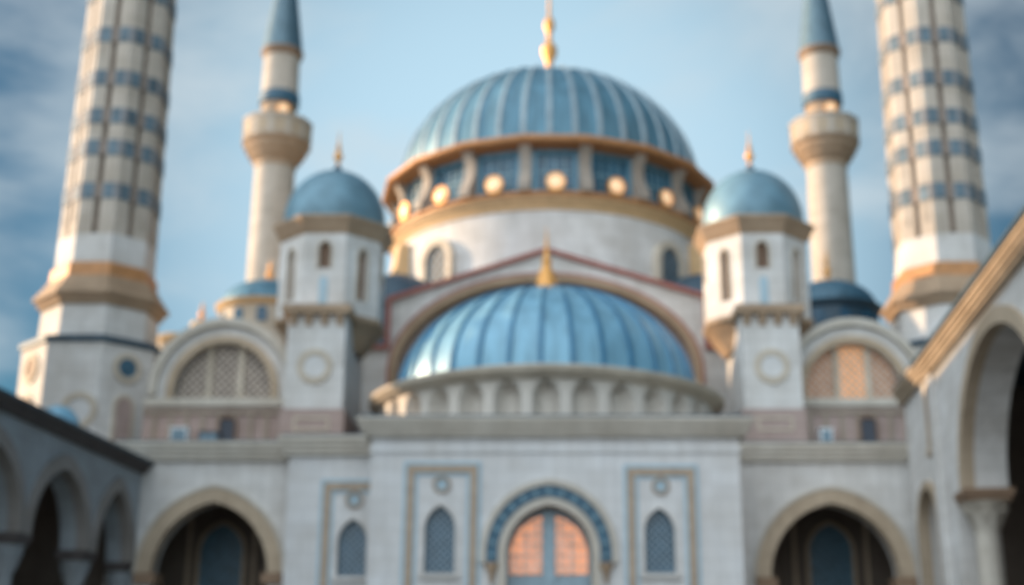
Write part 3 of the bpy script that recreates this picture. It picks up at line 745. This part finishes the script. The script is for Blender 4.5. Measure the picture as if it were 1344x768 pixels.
# ================================================================ LUNETTE WALLS
YL = 60.0
def lunette(pxc, name_label, lit, rpx=93, ytop=421):
    cx = X(pxc, 500, YL); ro = rpx/F*YL*1.03; zt = Z(ytop, YL); zs = zt-ro
    t = thing('lunette_wall', name_label, 'wall', (cx, YL, 0), None)
    ri = 2.23; zw = Z(524, YL)
    op = arch(cx, ri, zw, max(zs-0.05, zw+0.02), Z(450, YL)-max(zs-0.05, zw+0.02), 20)
    MB().prism(arch(cx, ro, 10.5, zs, ro, 28), [op], YL, YL+0.8).build('wall', M['white'], t)
    zsi = max(zs-0.05, zw+0.02)
    MB().prism(band(cx, ro-0.26, zs-0.3, zs, ro-0.26, 0.34, 28), (), YL-0.28, YL+9).build('extrados', M['ledge'], t)
    MB().prism(band(cx, ri-0.01, zw, zsi, op[15][1]-zsi-0.01 if False else Z(450, YL)-zsi-0.01, 0.36, 24), (), YL-0.16, YL+0.1).build('archivolt', M['arch'], t)
    # vault behind
    MB().prism(arch(cx, ro-0.3, 10.5, zs, ro-0.3, 24), (), YL+0.81, YL+14).build('vault', M['slate'], t)
    # window
    w = MB().prism(op, (), YL+0.6, YL+0.66).build('window', M['dimglass'], t)
    m = MB()
    for mx in (-0.72, 0.72):
        m.box(cx+mx-0.13, cx+mx+0.13, YL+0.25, YL+0.6, zw, zsi+math.sqrt(max(0, 1-(0.72/ri)**2))*(Z(450, YL)-zsi)-0.02)
    m.build('mullions', M['cream'], w)
    for j, (a, b) in enumerate(((-ri+0.08, -0.85), (-0.59, 0.59), (0.85, ri-0.08))):
        pts = [p for p in arch(cx, ri-0.08, zw+0.05, zsi, Z(450, YL)-zsi-0.08, 40) if a+cx <= p[0] <= b+cx]
        def zat(x):
            tt = max(0, 1-((x-cx)/(ri-0.08))**2); return zsi+(Z(450, YL)-zsi-0.08)*math.sqrt(tt)
        poly = [(cx+a, zw+0.05)]+[(cx+a+(b-a)*i/10, max(zw+0.06, zat(cx+a+(b-a)*i/10))) for i in range(11)]+[(cx+b, zw+0.05)]
        litp = lit and j >= 0
        pn = MB().prism(poly, (), YL+0.5, YL+0.55).build('glass_panel', M['amber'] if (lit and j == 1) else M['dimamber'] if lit else M['dimglass'], w)
        l = MB(); lattice(l, poly, 0.26, 0.09, YL+0.40, 0.05, (45, -45)); l.build('lattice', M['latticepale'], pn)
    # sill ledge and rose parapet wall below
    MB().box(cx-ro-0.2, cx+ro+0.2, YL-0.35, YL+0.02, Z(535, YL), zw-0.02).build('sill', M['ledge'], t)
    MB().box(cx-ro-0.2, cx+ro+0.2, YL-0.22, YL-0.002, 10.6, Z(536, YL)).build('rose_band', M['pink'], t)
    for k in range(9):
        u = cx-ro+(2*ro)*(k+0.5)/9
        MB().box(u-0.09, u+0.09, YL-0.32, YL-0.2, 10.6, Z(545, YL)).build('pilaster', M['roundel'], t)
    MB().box(cx-ro-0.2, cx+ro+0.2, YL-0.34, YL-0.2, Z(545, YL)+0.003, Z(540, YL)).build('string_course', M['roundel'], t)
    dx = cx+0.42
    d = MB().box(dx-0.32, dx+0.32, YL-0.36, YL-0.2, 10.8, Z(553, YL)).build('door', M['clothdark'], t)
    MB().prism(band(dx, 0.33, 10.8, Z(553, YL), 0.06, 0.08, 4), (), YL-0.42, YL-0.2).build('door_frame', M['slitbrown'], d)
    return t
M['dimamber'] = plain('dim_amber_glass', (0.36, 0.19, 0.10), rough=0.5, emit=(1.0, 0.42, 0.15), estr=0.12)
lunette(293, 'left round-gabled wall with unlit three-light lunette window and rose band', False)
lunette(1121, 'right round-gabled wall with amber-lit three-light lunette window', True)

# ================================================================ SIDE WINGS (recessed arches under a cornice)
YW = 54.0
def wing(x0, x1, cpx, ipx0, ipx1, yin, ysp, ycor0, ycor1, label, wxc, cx0=None, cx1=None, corb=True):
    xa, xb = X(x0, 620, YW), X(x1, 620, YW)
    t = thing('side_wing', label, 'building', ((xa+xb)/2, YW, 0))
    z0, z1 = Z(ycor0, YW), Z(ycor1, YW-0.4)
    c = X((ipx0+ipx1)/2, 740, YW); hw = (X(ipx1, 750, YW)-X(ipx0, 750, YW))/2
    zs = Z(ysp, YW); rise = Z(yin, YW)-zs
    op = arch(c, hw, 0.02, zs, rise, 18)
    MB().prism(rect(xa, xb, 0, z0), [op], YW, YW+0.9).build('front_wall', M['white'], t)
    MB().prism(band(c, hw-0.01, zs, zs, rise-0.01, 0.62, 18), (), YW-0.16, YW+0.5).build('archivolt', M['arch'], t)
    MB().prism(band(c, hw+0.58, zs, zs, rise+0.58, 0.12, 18), (), YW-0.2, YW+0.1).build('label_moulding', M['ledge'], t)
    for s in (-1, 1):
        u = c+s*(hw+0.2)
        MB().box(u-0.42, u+0.42, YW-0.24, YW+0.95, zs-0.42, zs-0.02).build('impost', M['brown'], t)
    # deep porch behind the arch
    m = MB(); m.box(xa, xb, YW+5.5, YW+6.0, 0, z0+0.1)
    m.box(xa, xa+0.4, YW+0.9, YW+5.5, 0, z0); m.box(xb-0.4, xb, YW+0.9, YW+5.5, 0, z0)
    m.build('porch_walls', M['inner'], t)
    MB().box(xa, xb, YW+0.02, YW+6.5, z0+0.11, z0+0.5).build('roof', M['ledge'], t)
    mb = MB(); cornice(mb, xa, xb, YW, z0, z1, 0.42, YW+1.0, 4, ends=False); mb.build('cornice', M['ledge'], t)
    MB().box(xa, xb, YW-0.34, YW+1, z1, z1+0.07).build('roof_flashing', M['slate'], t)
    # window on the porch's back wall
    yb = YW+5.5
    wc = X(wxc, 730, yb); hw2 = 27/F*yb; zt = Z(689, yb)
    w = MB().prism(band(wc, hw2, 2.2, zt-hw2*1.3, hw2*1.3, 0.16, 10), (), yb-0.12, yb-0.01).build('porch_window', M['arch'], t)
    MB().prism(arch(wc, hw2, 2.2, zt-hw2*1.3, hw2*1.3, 10), (), yb-0.06, yb-0.02).build('pane', M['tilepane'], w)
    l = MB(); lattice(l, arch(wc, hw2, 2.2, zt-hw2*1.3, hw2*1.3, 10), 0.3, 0.05, yb-0.12, 0.04); l.build('lattice', M['lattice'], w)
    for s in (-1, 1):
        for q in (0.62, ):
            u = wc+s*hw*q
            MB().box(u-0.08, u+0.08, yb-0.1, yb-0.005, 0, z0).build('wall_strip', M['arch'], t)
    return t
M['tilepane'] = plain('porch_glass', (0.05, 0.14, 0.20), rough=0.3, var=0.4, scale=3)
lw = wing(150, 392, 275, 199, 352, 659, 752, 605, 579, 'left wing with one wide pointed archway below the unlit lunette', 291)
rw = wing(968, 1222, 1095, 1011, 1180, 661, 758, 606, 581, 'shaded right wing with one wide pointed archway below the amber lunette', 1090)
# stepped bay between the left wing and the portico
YY = 52.6
xa, xb = X(379, 620, YY), X(497, 620, YY)
bay = thing('stepped_bay', 'narrow pale wall bay with half-hidden framed window between left wing and portico', 'building', ((xa+xb)/2, YY, 0))
z0, z1 = Z(598, YY), Z(571, YY-0.4)
wc = X(462, 720, YY); hw = 19/F*YY; zb, zt3 = Z(757, YY), Z(681, YY)
xb = X(520, 620, YY)
MB().prism(rect(xa, xb, 0, z0), [arch(wc, hw, zb, zt3-hw*1.5, hw*1.5, 10)], YY, YY+0.7).build('front_wall', M['portico'], bay)
MB().box(xa, xa+0.6, YY+0.7, YY+1.4, 0, z0).build('side_wall', M['portico'], bay)
mb = MB(); cornice(mb, xa, xb, YY, z0, z1, 0.42, YY+3.5, 4); mb.build('cornice', M['ledge'], bay)
MB().box(xa-0.3, xb, YY-0.3, YY+3.4, z1, z1+0.08).build('roof_flashing', M['slate'], bay)
niche_window(bay, wc, hw, zb, zt3, YY, sp=0.19)
panel_frame(bay, X(424, 680, YY), X(500, 680, YY), 3.4, Z(634, YY), YY)
roundel(bay, X(468, 656, YY)-0.08, Z(656, YY), 12/F*YY, YY)
# roof deck between the wings and the upper storey
rf = MB().box(X(150, 600, YW), X(1240, 600, YW), YW+6.5, YG+0.0, 10.9, 11.25)
ro = rf.build('roof_terrace', M['ledge']); tag(ro, 'flat stone roof terrace behind the wing cornices carrying turrets and lunette walls', 'roof')
# small things on the terraces
def roof_box(px, py, w, h, m, label, name='roof_cabinet'):
    y = YL-1.6; x = X(px, py, y); z = 11.25
    zt = Z(py-h/2, y)
    t = thing(name, label, 'cabinet', (x, y, z))
    MB().box(x-w/2, x+w/2, y-0.3, y+0.3, z+0.08, zt-0.05).build('casing', m, t)
    MB().box(x-w/2-0.04, x+w/2+0.04, y-0.34, y+0.34, zt-0.05, zt).build('lid', m, t)
    MB().box(x-w/2+0.08, x+w/2-0.08, y-0.325, y-0.3, z+0.2, zt-0.12).build('door', M['lattice'], t)
    for s in (-1, 1): MB().box(x+s*w*0.38-0.05, x+s*w*0.38+0.05, y-0.25, y+0.25, z, z+0.08).build('foot', M['clothdark'], t)
roof_box(237, 568, 0.75, 12, M['boxwhite'], 'small white cabinet on the left roof terrace under the lunette')
roof_box(276, 571, 0.9, 7, M['clothdark'], 'low dark cabinet between white cabinet and terrace door')
roof_box(1083, 569, 0.55, 11, M['boxwhite'], 'small white cabinet on the right roof terrace beside the door')

# ================================================================ ARCADES
def mkframe(A, sl, side):
    """a: metres from the facade towards the camera; d: metres from the wall face away from the courtyard"""
    L_ = math.hypot(sl, 1); dx, dy = -sl/L_, -1/L_
    nx, ny = (1/L_*side, -sl/L_*side)
    def f(a, d, z): return (A[0]+dx*a+nx*d, A[1]+dy*a+ny*d, z)
    return f
def onwall(px, py, A, sl):
    v = (CY-py)/F; k = ((px-CX)/F)/(CS-v*SN)
    s = (A[1]*k-A[0])/(k-sl); Yw = A[1]-s
    return s*math.hypot(sl, 1), E+(SN+v*CS)/(CS-v*SN)*Yw
def column(par, fr, a, d, ztop, r=0.32, capw=0.75, mt=None, mab=None):
    mt = mt or M['ledge']; mab = mab or M['brown']
    """round column with moulded capital and base; top of capital block at ztop"""
    p = fr(a, d, 0); c = (p[0], p[1])
    cd = MB().lathe([(r*1.5, 0.0), (r*1.5, 0.2), (r*1.25, 0.32), (r*1.3, 0.42), (r*1.02, 0.55), (r, 0.8), (r*0.9, ztop-1.35), (r*1.0, ztop-1.3), (r*0.92, ztop-1.25)], 28, c).build('column', mt, par)
    m = MB().lathe([(r*0.95, ztop-1.28), (r*1.02, ztop-1.0), (r*1.35, ztop-0.8), (r*1.3, ztop-0.72), (r*1.75, ztop-0.45), (r*1.9, ztop-0.38)], 16, c)
    for k in range(8):     # carved leaves
        aa = k*PI/4; ca, sa = math.cos(aa), math.sin(aa)
        q = lambda t, o, z: (c[0]+o*ca-t*sa, c[1]+o*sa+t*ca, z)
        m.add([q(-0.14, r*1.05, ztop-1.2), q(0.14, r*1.05, ztop-1.2), q(0.17, r*1.5, ztop-0.75), q(-0.17, r*1.5, ztop-0.75), q(0, r*1.95, ztop-0.55), q(0, r*1.2, ztop-0.6)],
              [(0, 1, 2, 3), (3, 2, 4), (2, 5, 4), (3, 4, 5)], 0, raw=True)
    m.build('capital', mt, cd)
    MB(fr).box(a-capw, a+capw, d-capw, d+capw, ztop-0.38, ztop-0.2).box(a-capw*1.12, a+capw*1.12, d-capw*1.12, d+capw*1.12, ztop-0.197, ztop).build('abacus', mab, cd)

# ---- right arcade
A = (14.35, 53.0); SL = 0.085
RF = mkframe(A, SL, 1)
ra = thing('tall_arcade', 'tall right-hand arcade with sunlit sloping cornice line and huge dark arch on a column', 'arcade', (A[0], A[1], 0))
zcor = 13.35; zcf = 13.78
s_b = 5.6                                    # change of plane
a_l, zsl = onwall(1268, 642, A, SL)
hwB, riseB = 5.1, 3.95
cB = a_l+hwB
th = 1.35
# far stretch
n0 = onwall(1216, 545, A, SL)[0]
z_n0, z_n1 = onwall(1214, 592, A, SL)[1], onwall(1214, 505, A, SL)[1]
sm = [onwall(1209, 740, A, SL)[0], onwall(1233, 740, A, SL)[0]]
z_ap = onwall(1220, 636, A, SL)[1]; z_sp = z_ap-1.35
smc = (sm[0]+sm[1])/2; smh = (sm[1]-sm[0])/2
nich = arch(n0, 0.45, z_n0, z_n1-0.5, 0.5, 8); smo = arch(smc, smh, 0.02, z_sp, 1.35, 12)
MB(RF).prism(rect(-0.7, s_b, 0, zcf-0.6), [nich, smo], 0.16, 1.36).build('far_wall', M['white'], ra)
nb = MB(RF).prism(band(n0, 0.445, z_n0, z_n1-0.5, 0.495, 0.16, 8), (), 0.06, 0.26).build('niche_frame', M['arch'], ra)
MB(RF).prism(nich, (), 0.48, 0.56).build('niche_back', M['arch'], nb)
MB(RF).box(n0-0.55, n0+0.55, -0.02, 0.26, z_n0-0.3, z_n0-0.02).build('niche_sill', M['arch'], nb)
MB(RF).prism(band(smc, smh-0.01, 2, z_sp, 1.34, 0.3, 12), (), 0.01, 0.46).build('small_archivolt', M['arch'], ra)
# near stretch (projecting)
holesR = []
cs = [cB+k*(2*hwB+1.5) for k in range(2)]
for c_ in cs: holesR.append(arch(c_, hwB, zsl-0.001, zsl, riseB, 24))
aend = cs[-1]+hwB+1.5
up = MB(RF)
# the arcade wall above the springing, opened by the arches
outl = [(s_b, 0), (s_b, zcor-0.5), (aend, zcor-0.5), (aend, zsl)]
for c_ in reversed(cs):
    outl += list(reversed(arch(c_, hwB, zsl, zsl, riseB, 24)[1:-1]))
    outl += [(c_-hwB, zsl)] if False else []
j = s_b+ (cs[0]-hwB-s_b)*0.62
outl += [(j, zsl), (j, 0)]
up.prism(outl, (), 0.0, th); up.build('arcade_wall', M['white'], ra)
for c_ in cs:
    MB(RF).prism(band(c_, hwB-0.01, zsl, zsl, riseB-0.01, 0.45, 24, t2=0.5), (), -0.12, 0.3).build('archivolt', M['arch'], ra)
MB(RF).box(s_b-0.05, s_b+0.75, -0.14, 0.5, 0, zcor-0.5).build('corner_pilaster', M['white'], ra)
for k in range(3):
    a_ = cs[0]-hwB-0.75+k*(2*hwB+1.5) if k else cs[0]-hwB-0.55
    column(ra, RF, a_, th/2, zsl, r=0.42, capw=0.72)
def wallcornice(fr, a0, a1, z0, z1, d0, back, m, par, steps=4, proj=0.5, name='cornice'):
    mb = MB(fr)
    for i in range(steps):
        p = proj*(0.25+0.75*((i+1)/steps))
        mb.box(a0, a1, d0-p, back, z0+(z1-z0)*i/steps, z0+(z1-z0)*(i+1)/steps)
    return mb.build(name, m, par)
wallcornice(RF, s_b-0.3, aend, zcor-0.5, zcor, 0, 2.0, M['arch'], ra, proj=0.5)
wallcornice(RF, -0.8, s_b-0.303, zcf-0.6, zcf, 0.16, 2.0, M['arch'], ra, proj=0.45)
MB(RF).box(s_b-0.4, aend, -0.6, 7.5, zcor+0.003, zcor+0.12).build('roof', M['slate'], ra)
MB(RF).box(-0.8, s_b-0.4, -0.3, 7.5, zcf+0.003, zcf+0.08).build('far_roof', M['slate'], ra)
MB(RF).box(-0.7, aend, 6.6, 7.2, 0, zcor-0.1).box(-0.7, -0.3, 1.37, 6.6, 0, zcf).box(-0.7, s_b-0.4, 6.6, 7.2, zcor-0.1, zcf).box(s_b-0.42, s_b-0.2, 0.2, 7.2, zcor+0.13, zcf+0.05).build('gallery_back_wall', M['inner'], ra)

# ---- invented hall beyond the left arcade, out of view, added to shade the right arcade
hx0, hx1, hy0, hy1, hz = -41.0, -27.0, 16.0, 60.0, 23.4
sh = thing('added_shade_hall', 'added unseen hall beyond the low left arcade, casting shade on the right arcade', 'building', (hx1, 36, 0))
def HF(a, d, z): return (hx1-d, hy0+a, z)
opn = []
for fl in (12.0, 17.2):
    for k in range(9): opn.append(arch(3+k*4.4, 0.7, fl, fl+2.0, 0.9, 8))
MB(HF).prism(rect(0, hy1-hy0, 0, hz), opn, 0, 0.6).build('courtyard_wall', M['white'], sh)
for op in opn:
    MB(HF).prism(op, (), 0.35, 0.42).build('window', M['pane'], sh)
MB().box(hx0, hx1-0.6, hy0, hy0+0.6, 0, hz).box(hx0, hx1-0.6, hy1-0.6, hy1, 0, hz).box(hx0, hx0+0.6, hy0+0.6, hy1-0.6, 0, hz).build('outer_walls', M['white'], sh)
MB().box(hx0-0.4, hx1+0.4, hy0-0.4, hy1+0.4, hz, hz+0.4).build('cornice', M['ledge'], sh)
MB().add([(hx0, hy0, hz+0.4), (hx1, hy0, hz+0.4), (hx1, hy1, hz+0.4), (hx0, hy1, hz+0.4), ((hx0+hx1)/2, hy0+6, hz+1.4), ((hx0+hx1)/2, hy1-6, hz+1.4)],
         [(0, 1, 4), (1, 2, 5, 4), (2, 3, 5), (3, 0, 4, 5)]).build('roof', M['slate'], sh)

# ---- left arcade
AL = (-16.5, 54.0); SLl = 0.07
LF = mkframe(AL, SLl, -1)
la = thing('low_arcade', 'low shaded left-hand arcade of pointed arches under a dark lead eave', 'arcade', (AL[0], AL[1], 0))
zcl = Z(610, 54.0)
spec = [(2.4, 1.72), (7.3, 2.3), (12.75, 2.3), (18.2, 2.3), (23.65, 2.3)]
zsp = Z(722, 49); zapx = Z(617, 46.8)
aend = spec[-1][0]+2.3+0.9
outl = [(-0.6, 0), (-0.6, zcl-0.38), (aend, zcl-0.38), (aend, zsp)]
for c_, h_ in reversed(spec):
    outl += list(reversed(arch(c_, h_, zsp, zsp, zapx-zsp, 20)[1:-1]))
outl += [(0.2, zsp), (0.2, 0)]
MB(LF).prism(outl, (), 0, 0.9).build('arcade_wall', M['shadestone'], la)
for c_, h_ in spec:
    MB(LF).prism(band(c_, h_-0.01, zsp, zsp, zapx-zsp-0.01, 0.40, 20, t2=0.55), (), -0.13, 0.3).build('archivolt', M['shadearch'], la)
for i in range(len(spec)):
    a_ = (spec[i][0]+spec[i][1]+(spec[i+1][0]-spec[i+1][1] if i+1 < len(spec) else aend))/2
    column(la, LF, a_, 0.45, zsp, r=0.3, capw=0.5, mt=M['shadestone'], mab=M['eave'])
column(la, LF, 0.3, 0.45, zsp, r=0.26, capw=0.42, mt=M['shadestone'], mab=M['eave'])
wallcornice(LF, -0.6, aend, zcl-0.38, zcl, 0, 1.2, M['eave'], la, proj=0.4)
MB(LF).box(-0.6, aend, -0.48, 6.5, zcl+0.003, zcl+0.10).build('roof', M['slate'], la)
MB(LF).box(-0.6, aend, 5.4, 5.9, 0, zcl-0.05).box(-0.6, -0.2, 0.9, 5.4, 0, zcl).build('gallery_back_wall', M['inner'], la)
for c_, h_ in spec[1:]:
    MB(LF).prism(arch(c_, 0.9, 0, 4.8, 1.3, 10), (), 5.25, 5.39).build('gallery_door', M['slitbrown'], la)
# small lead domes over the left arcade roof
for k, a_ in enumerate((3.4,)):
    p = LF(a_, 2.2, 0); c = (p[0], p[1])
    rr = 0.85
    lab = ['small blue lead dome on the left arcade roof nearest the minaret pedestal', 'small blue lead dome on the left arcade roof nearer the viewer'][k]
    t = thing('arcade_dome', lab, 'dome', (c[0], c[1], zcl+0.14))
    MB().lathe([(rr+0.1, zcl+0.14), (rr+0.1, zcl+0.8), (rr, zcl+0.82)]+[(rr*math.cos(q*PI/20), zcl+0.8+0.95*math.sin(q*PI/20)) for q in range(1, 10)]+[(0.01, zcl+1.75)], 32, c).build('dome', M['bright'], t)

# ================================================================ CAMERA
cam = bpy.data.cameras.new('camera'); co = bpy.data.objects.new('camera', cam); COL.objects.link(co)
co.location = (0, 0, E); co.rotation_euler = (R(90)+TH, 0, 0)
cam.sensor_width = 36; cam.lens = 36*F/1344.0
cam.shift_x = -(CX-672)/1344.0
cam.clip_end = 3000; cam.clip_start = 0.1
cam.dof.use_dof = True; cam.dof.focus_distance = 5.0; cam.dof.aperture_fstop = 1.3
cam.dof.aperture_blades = 0
scene.camera = co

# ================================================================ LIGHT
az = R(-76)       # measured from +Y, clockwise: the sun stands left, a little behind the facade
el = R(15)
w = bpy.data.worlds.new('World'); scene.world = w; w.use_nodes = True
N = w.node_tree.nodes; L = w.node_tree.links
bg = N['Background']; bg.inputs['Strength'].default_value = 0.11
sky = N.new('ShaderNodeTexSky'); sky.sky_type = 'NISHITA'; sky.sun_disc = False
sky.sun_elevation = el; sky.sun_rotation = az; sky.air_density = 1.0; sky.dust_density = 0.6; sky.ozone_density = 2.0
tc = N.new('ShaderNodeTexCoord')
mp = N.new('ShaderNodeMapping'); mp.inputs['Scale'].default_value = (1.0, 1.0, 2.2); mp.inputs['Location'].default_value = (0.3, 0.1, 0.45); mp.inputs['Rotation'].default_value = (0, R(18), 0)
ns = N.new('ShaderNodeTexNoise'); ns.inputs['Scale'].default_value = 3.4; ns.inputs['Detail'].default_value = 7; ns.inputs['Roughness'].default_value = 0.52; ns.inputs['Distortion'].default_value = 0.25
L.new(tc.outputs['Generated'], mp.inputs['Vector']); L.new(mp.outputs['Vector'], ns.inputs['Vector'])
# thin veil of high cloud lying in the middle of the view, thinning out to both sides
def math_(op, a, b, clamp=False):
    n = N.new('ShaderNodeMath'); n.operation = op; n.use_clamp = clamp
    for i, q in enumerate((a, b)):
        if isinstance(q, (int, float)): n.inputs[i].default_value = q
        else: L.new(q, n.inputs[i])
    return n.outputs[0]
def smap(src, a, b, c, d):
    n = N.new('ShaderNodeMapRange'); n.interpolation_type = 'SMOOTHSTEP'
    for k, q in zip(('From Min', 'From Max', 'To Min', 'To Max'), (a, b, c, d)): n.inputs[k].default_value = q
    L.new(src, n.inputs['Value']); return n.outputs['Result']
def mixc(fac, a, b, mode='MIX'):
    n = N.new('ShaderNodeMix'); n.data_type = 'RGBA'; n.blend_type = mode
    if isinstance(fac, float): n.inputs[0].default_value = fac
    else: L.new(fac, n.inputs[0])
    for i, q in ((6, a), (7, b)):
        if isinstance(q, tuple): n.inputs[i].default_value = q
        else: L.new(q, n.inputs[i])
    return n.outputs[2]
sp = N.new('ShaderNodeVectorMath'); sp.operation = 'DOT_PRODUCT'; sp.inputs[1].default_value = Vector((-0.02, 0.945, 0.325)).normalized()
L.new(tc.outputs['Generated'], sp.inputs[0])
sxyz = N.new('ShaderNodeSeparateXYZ'); L.new(tc.outputs['Generated'], sxyz.inputs[0])
deep = mixc(1.0, sky.outputs['Color'], (0.15, 0.34, 0.39, 1), 'MULTIPLY')
veil = smap(sp.outputs['Value'], 0.925, 1.0, 0.0, 0.97)
c1 = mixc(veil, deep, (3.0, 4.3, 5.15, 1))
wisp = math_('MULTIPLY', smap(ns.outputs['Fac'], 0.45, 0.68, 0.0, 0.62), smap(sxyz.outputs['X'], 0.25, 0.6, 1.0, 0.25))
c2 = mixc(wisp, c1, (3.5, 3.95, 4.2, 1))
# bright fill added to the unseen sky behind the viewer to light the facade
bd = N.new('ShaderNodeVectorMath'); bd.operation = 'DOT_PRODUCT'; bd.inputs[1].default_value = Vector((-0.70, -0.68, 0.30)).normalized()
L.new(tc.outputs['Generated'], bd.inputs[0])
sky_fill = math_('MULTIPLY', smap(bd.outputs['Value'], 0.12, 0.7, 0.0, 1.0), smap(ns.outputs['Fac'], 0.25, 0.5, 0.6, 1.0), True)
c3 = mixc(sky_fill, c2, (10.2, 11.4, 12.4, 1))
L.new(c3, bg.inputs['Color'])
sun = bpy.data.lights.new('sun', 'SUN'); sun.energy = 4.4; sun.angle = R(0.5); sun.color = (1.0, 0.70, 0.44)
so = bpy.data.objects.new('sun', sun); COL.objects.link(so)
d = Vector((math.sin(az)*math.cos(el), math.cos(az)*math.cos(el), math.sin(el)))
so.rotation_euler = (-d).to_track_quat('-Z', 'Y').to_euler(); so.location = (-60, 40, 60)

scene.view_settings.view_transform = 'Standard'; scene.view_settings.look = 'None'
scene.view_settings.exposure = 0.74; scene.view_settings.gamma = 1.0
scene.render.engine = 'CYCLES'
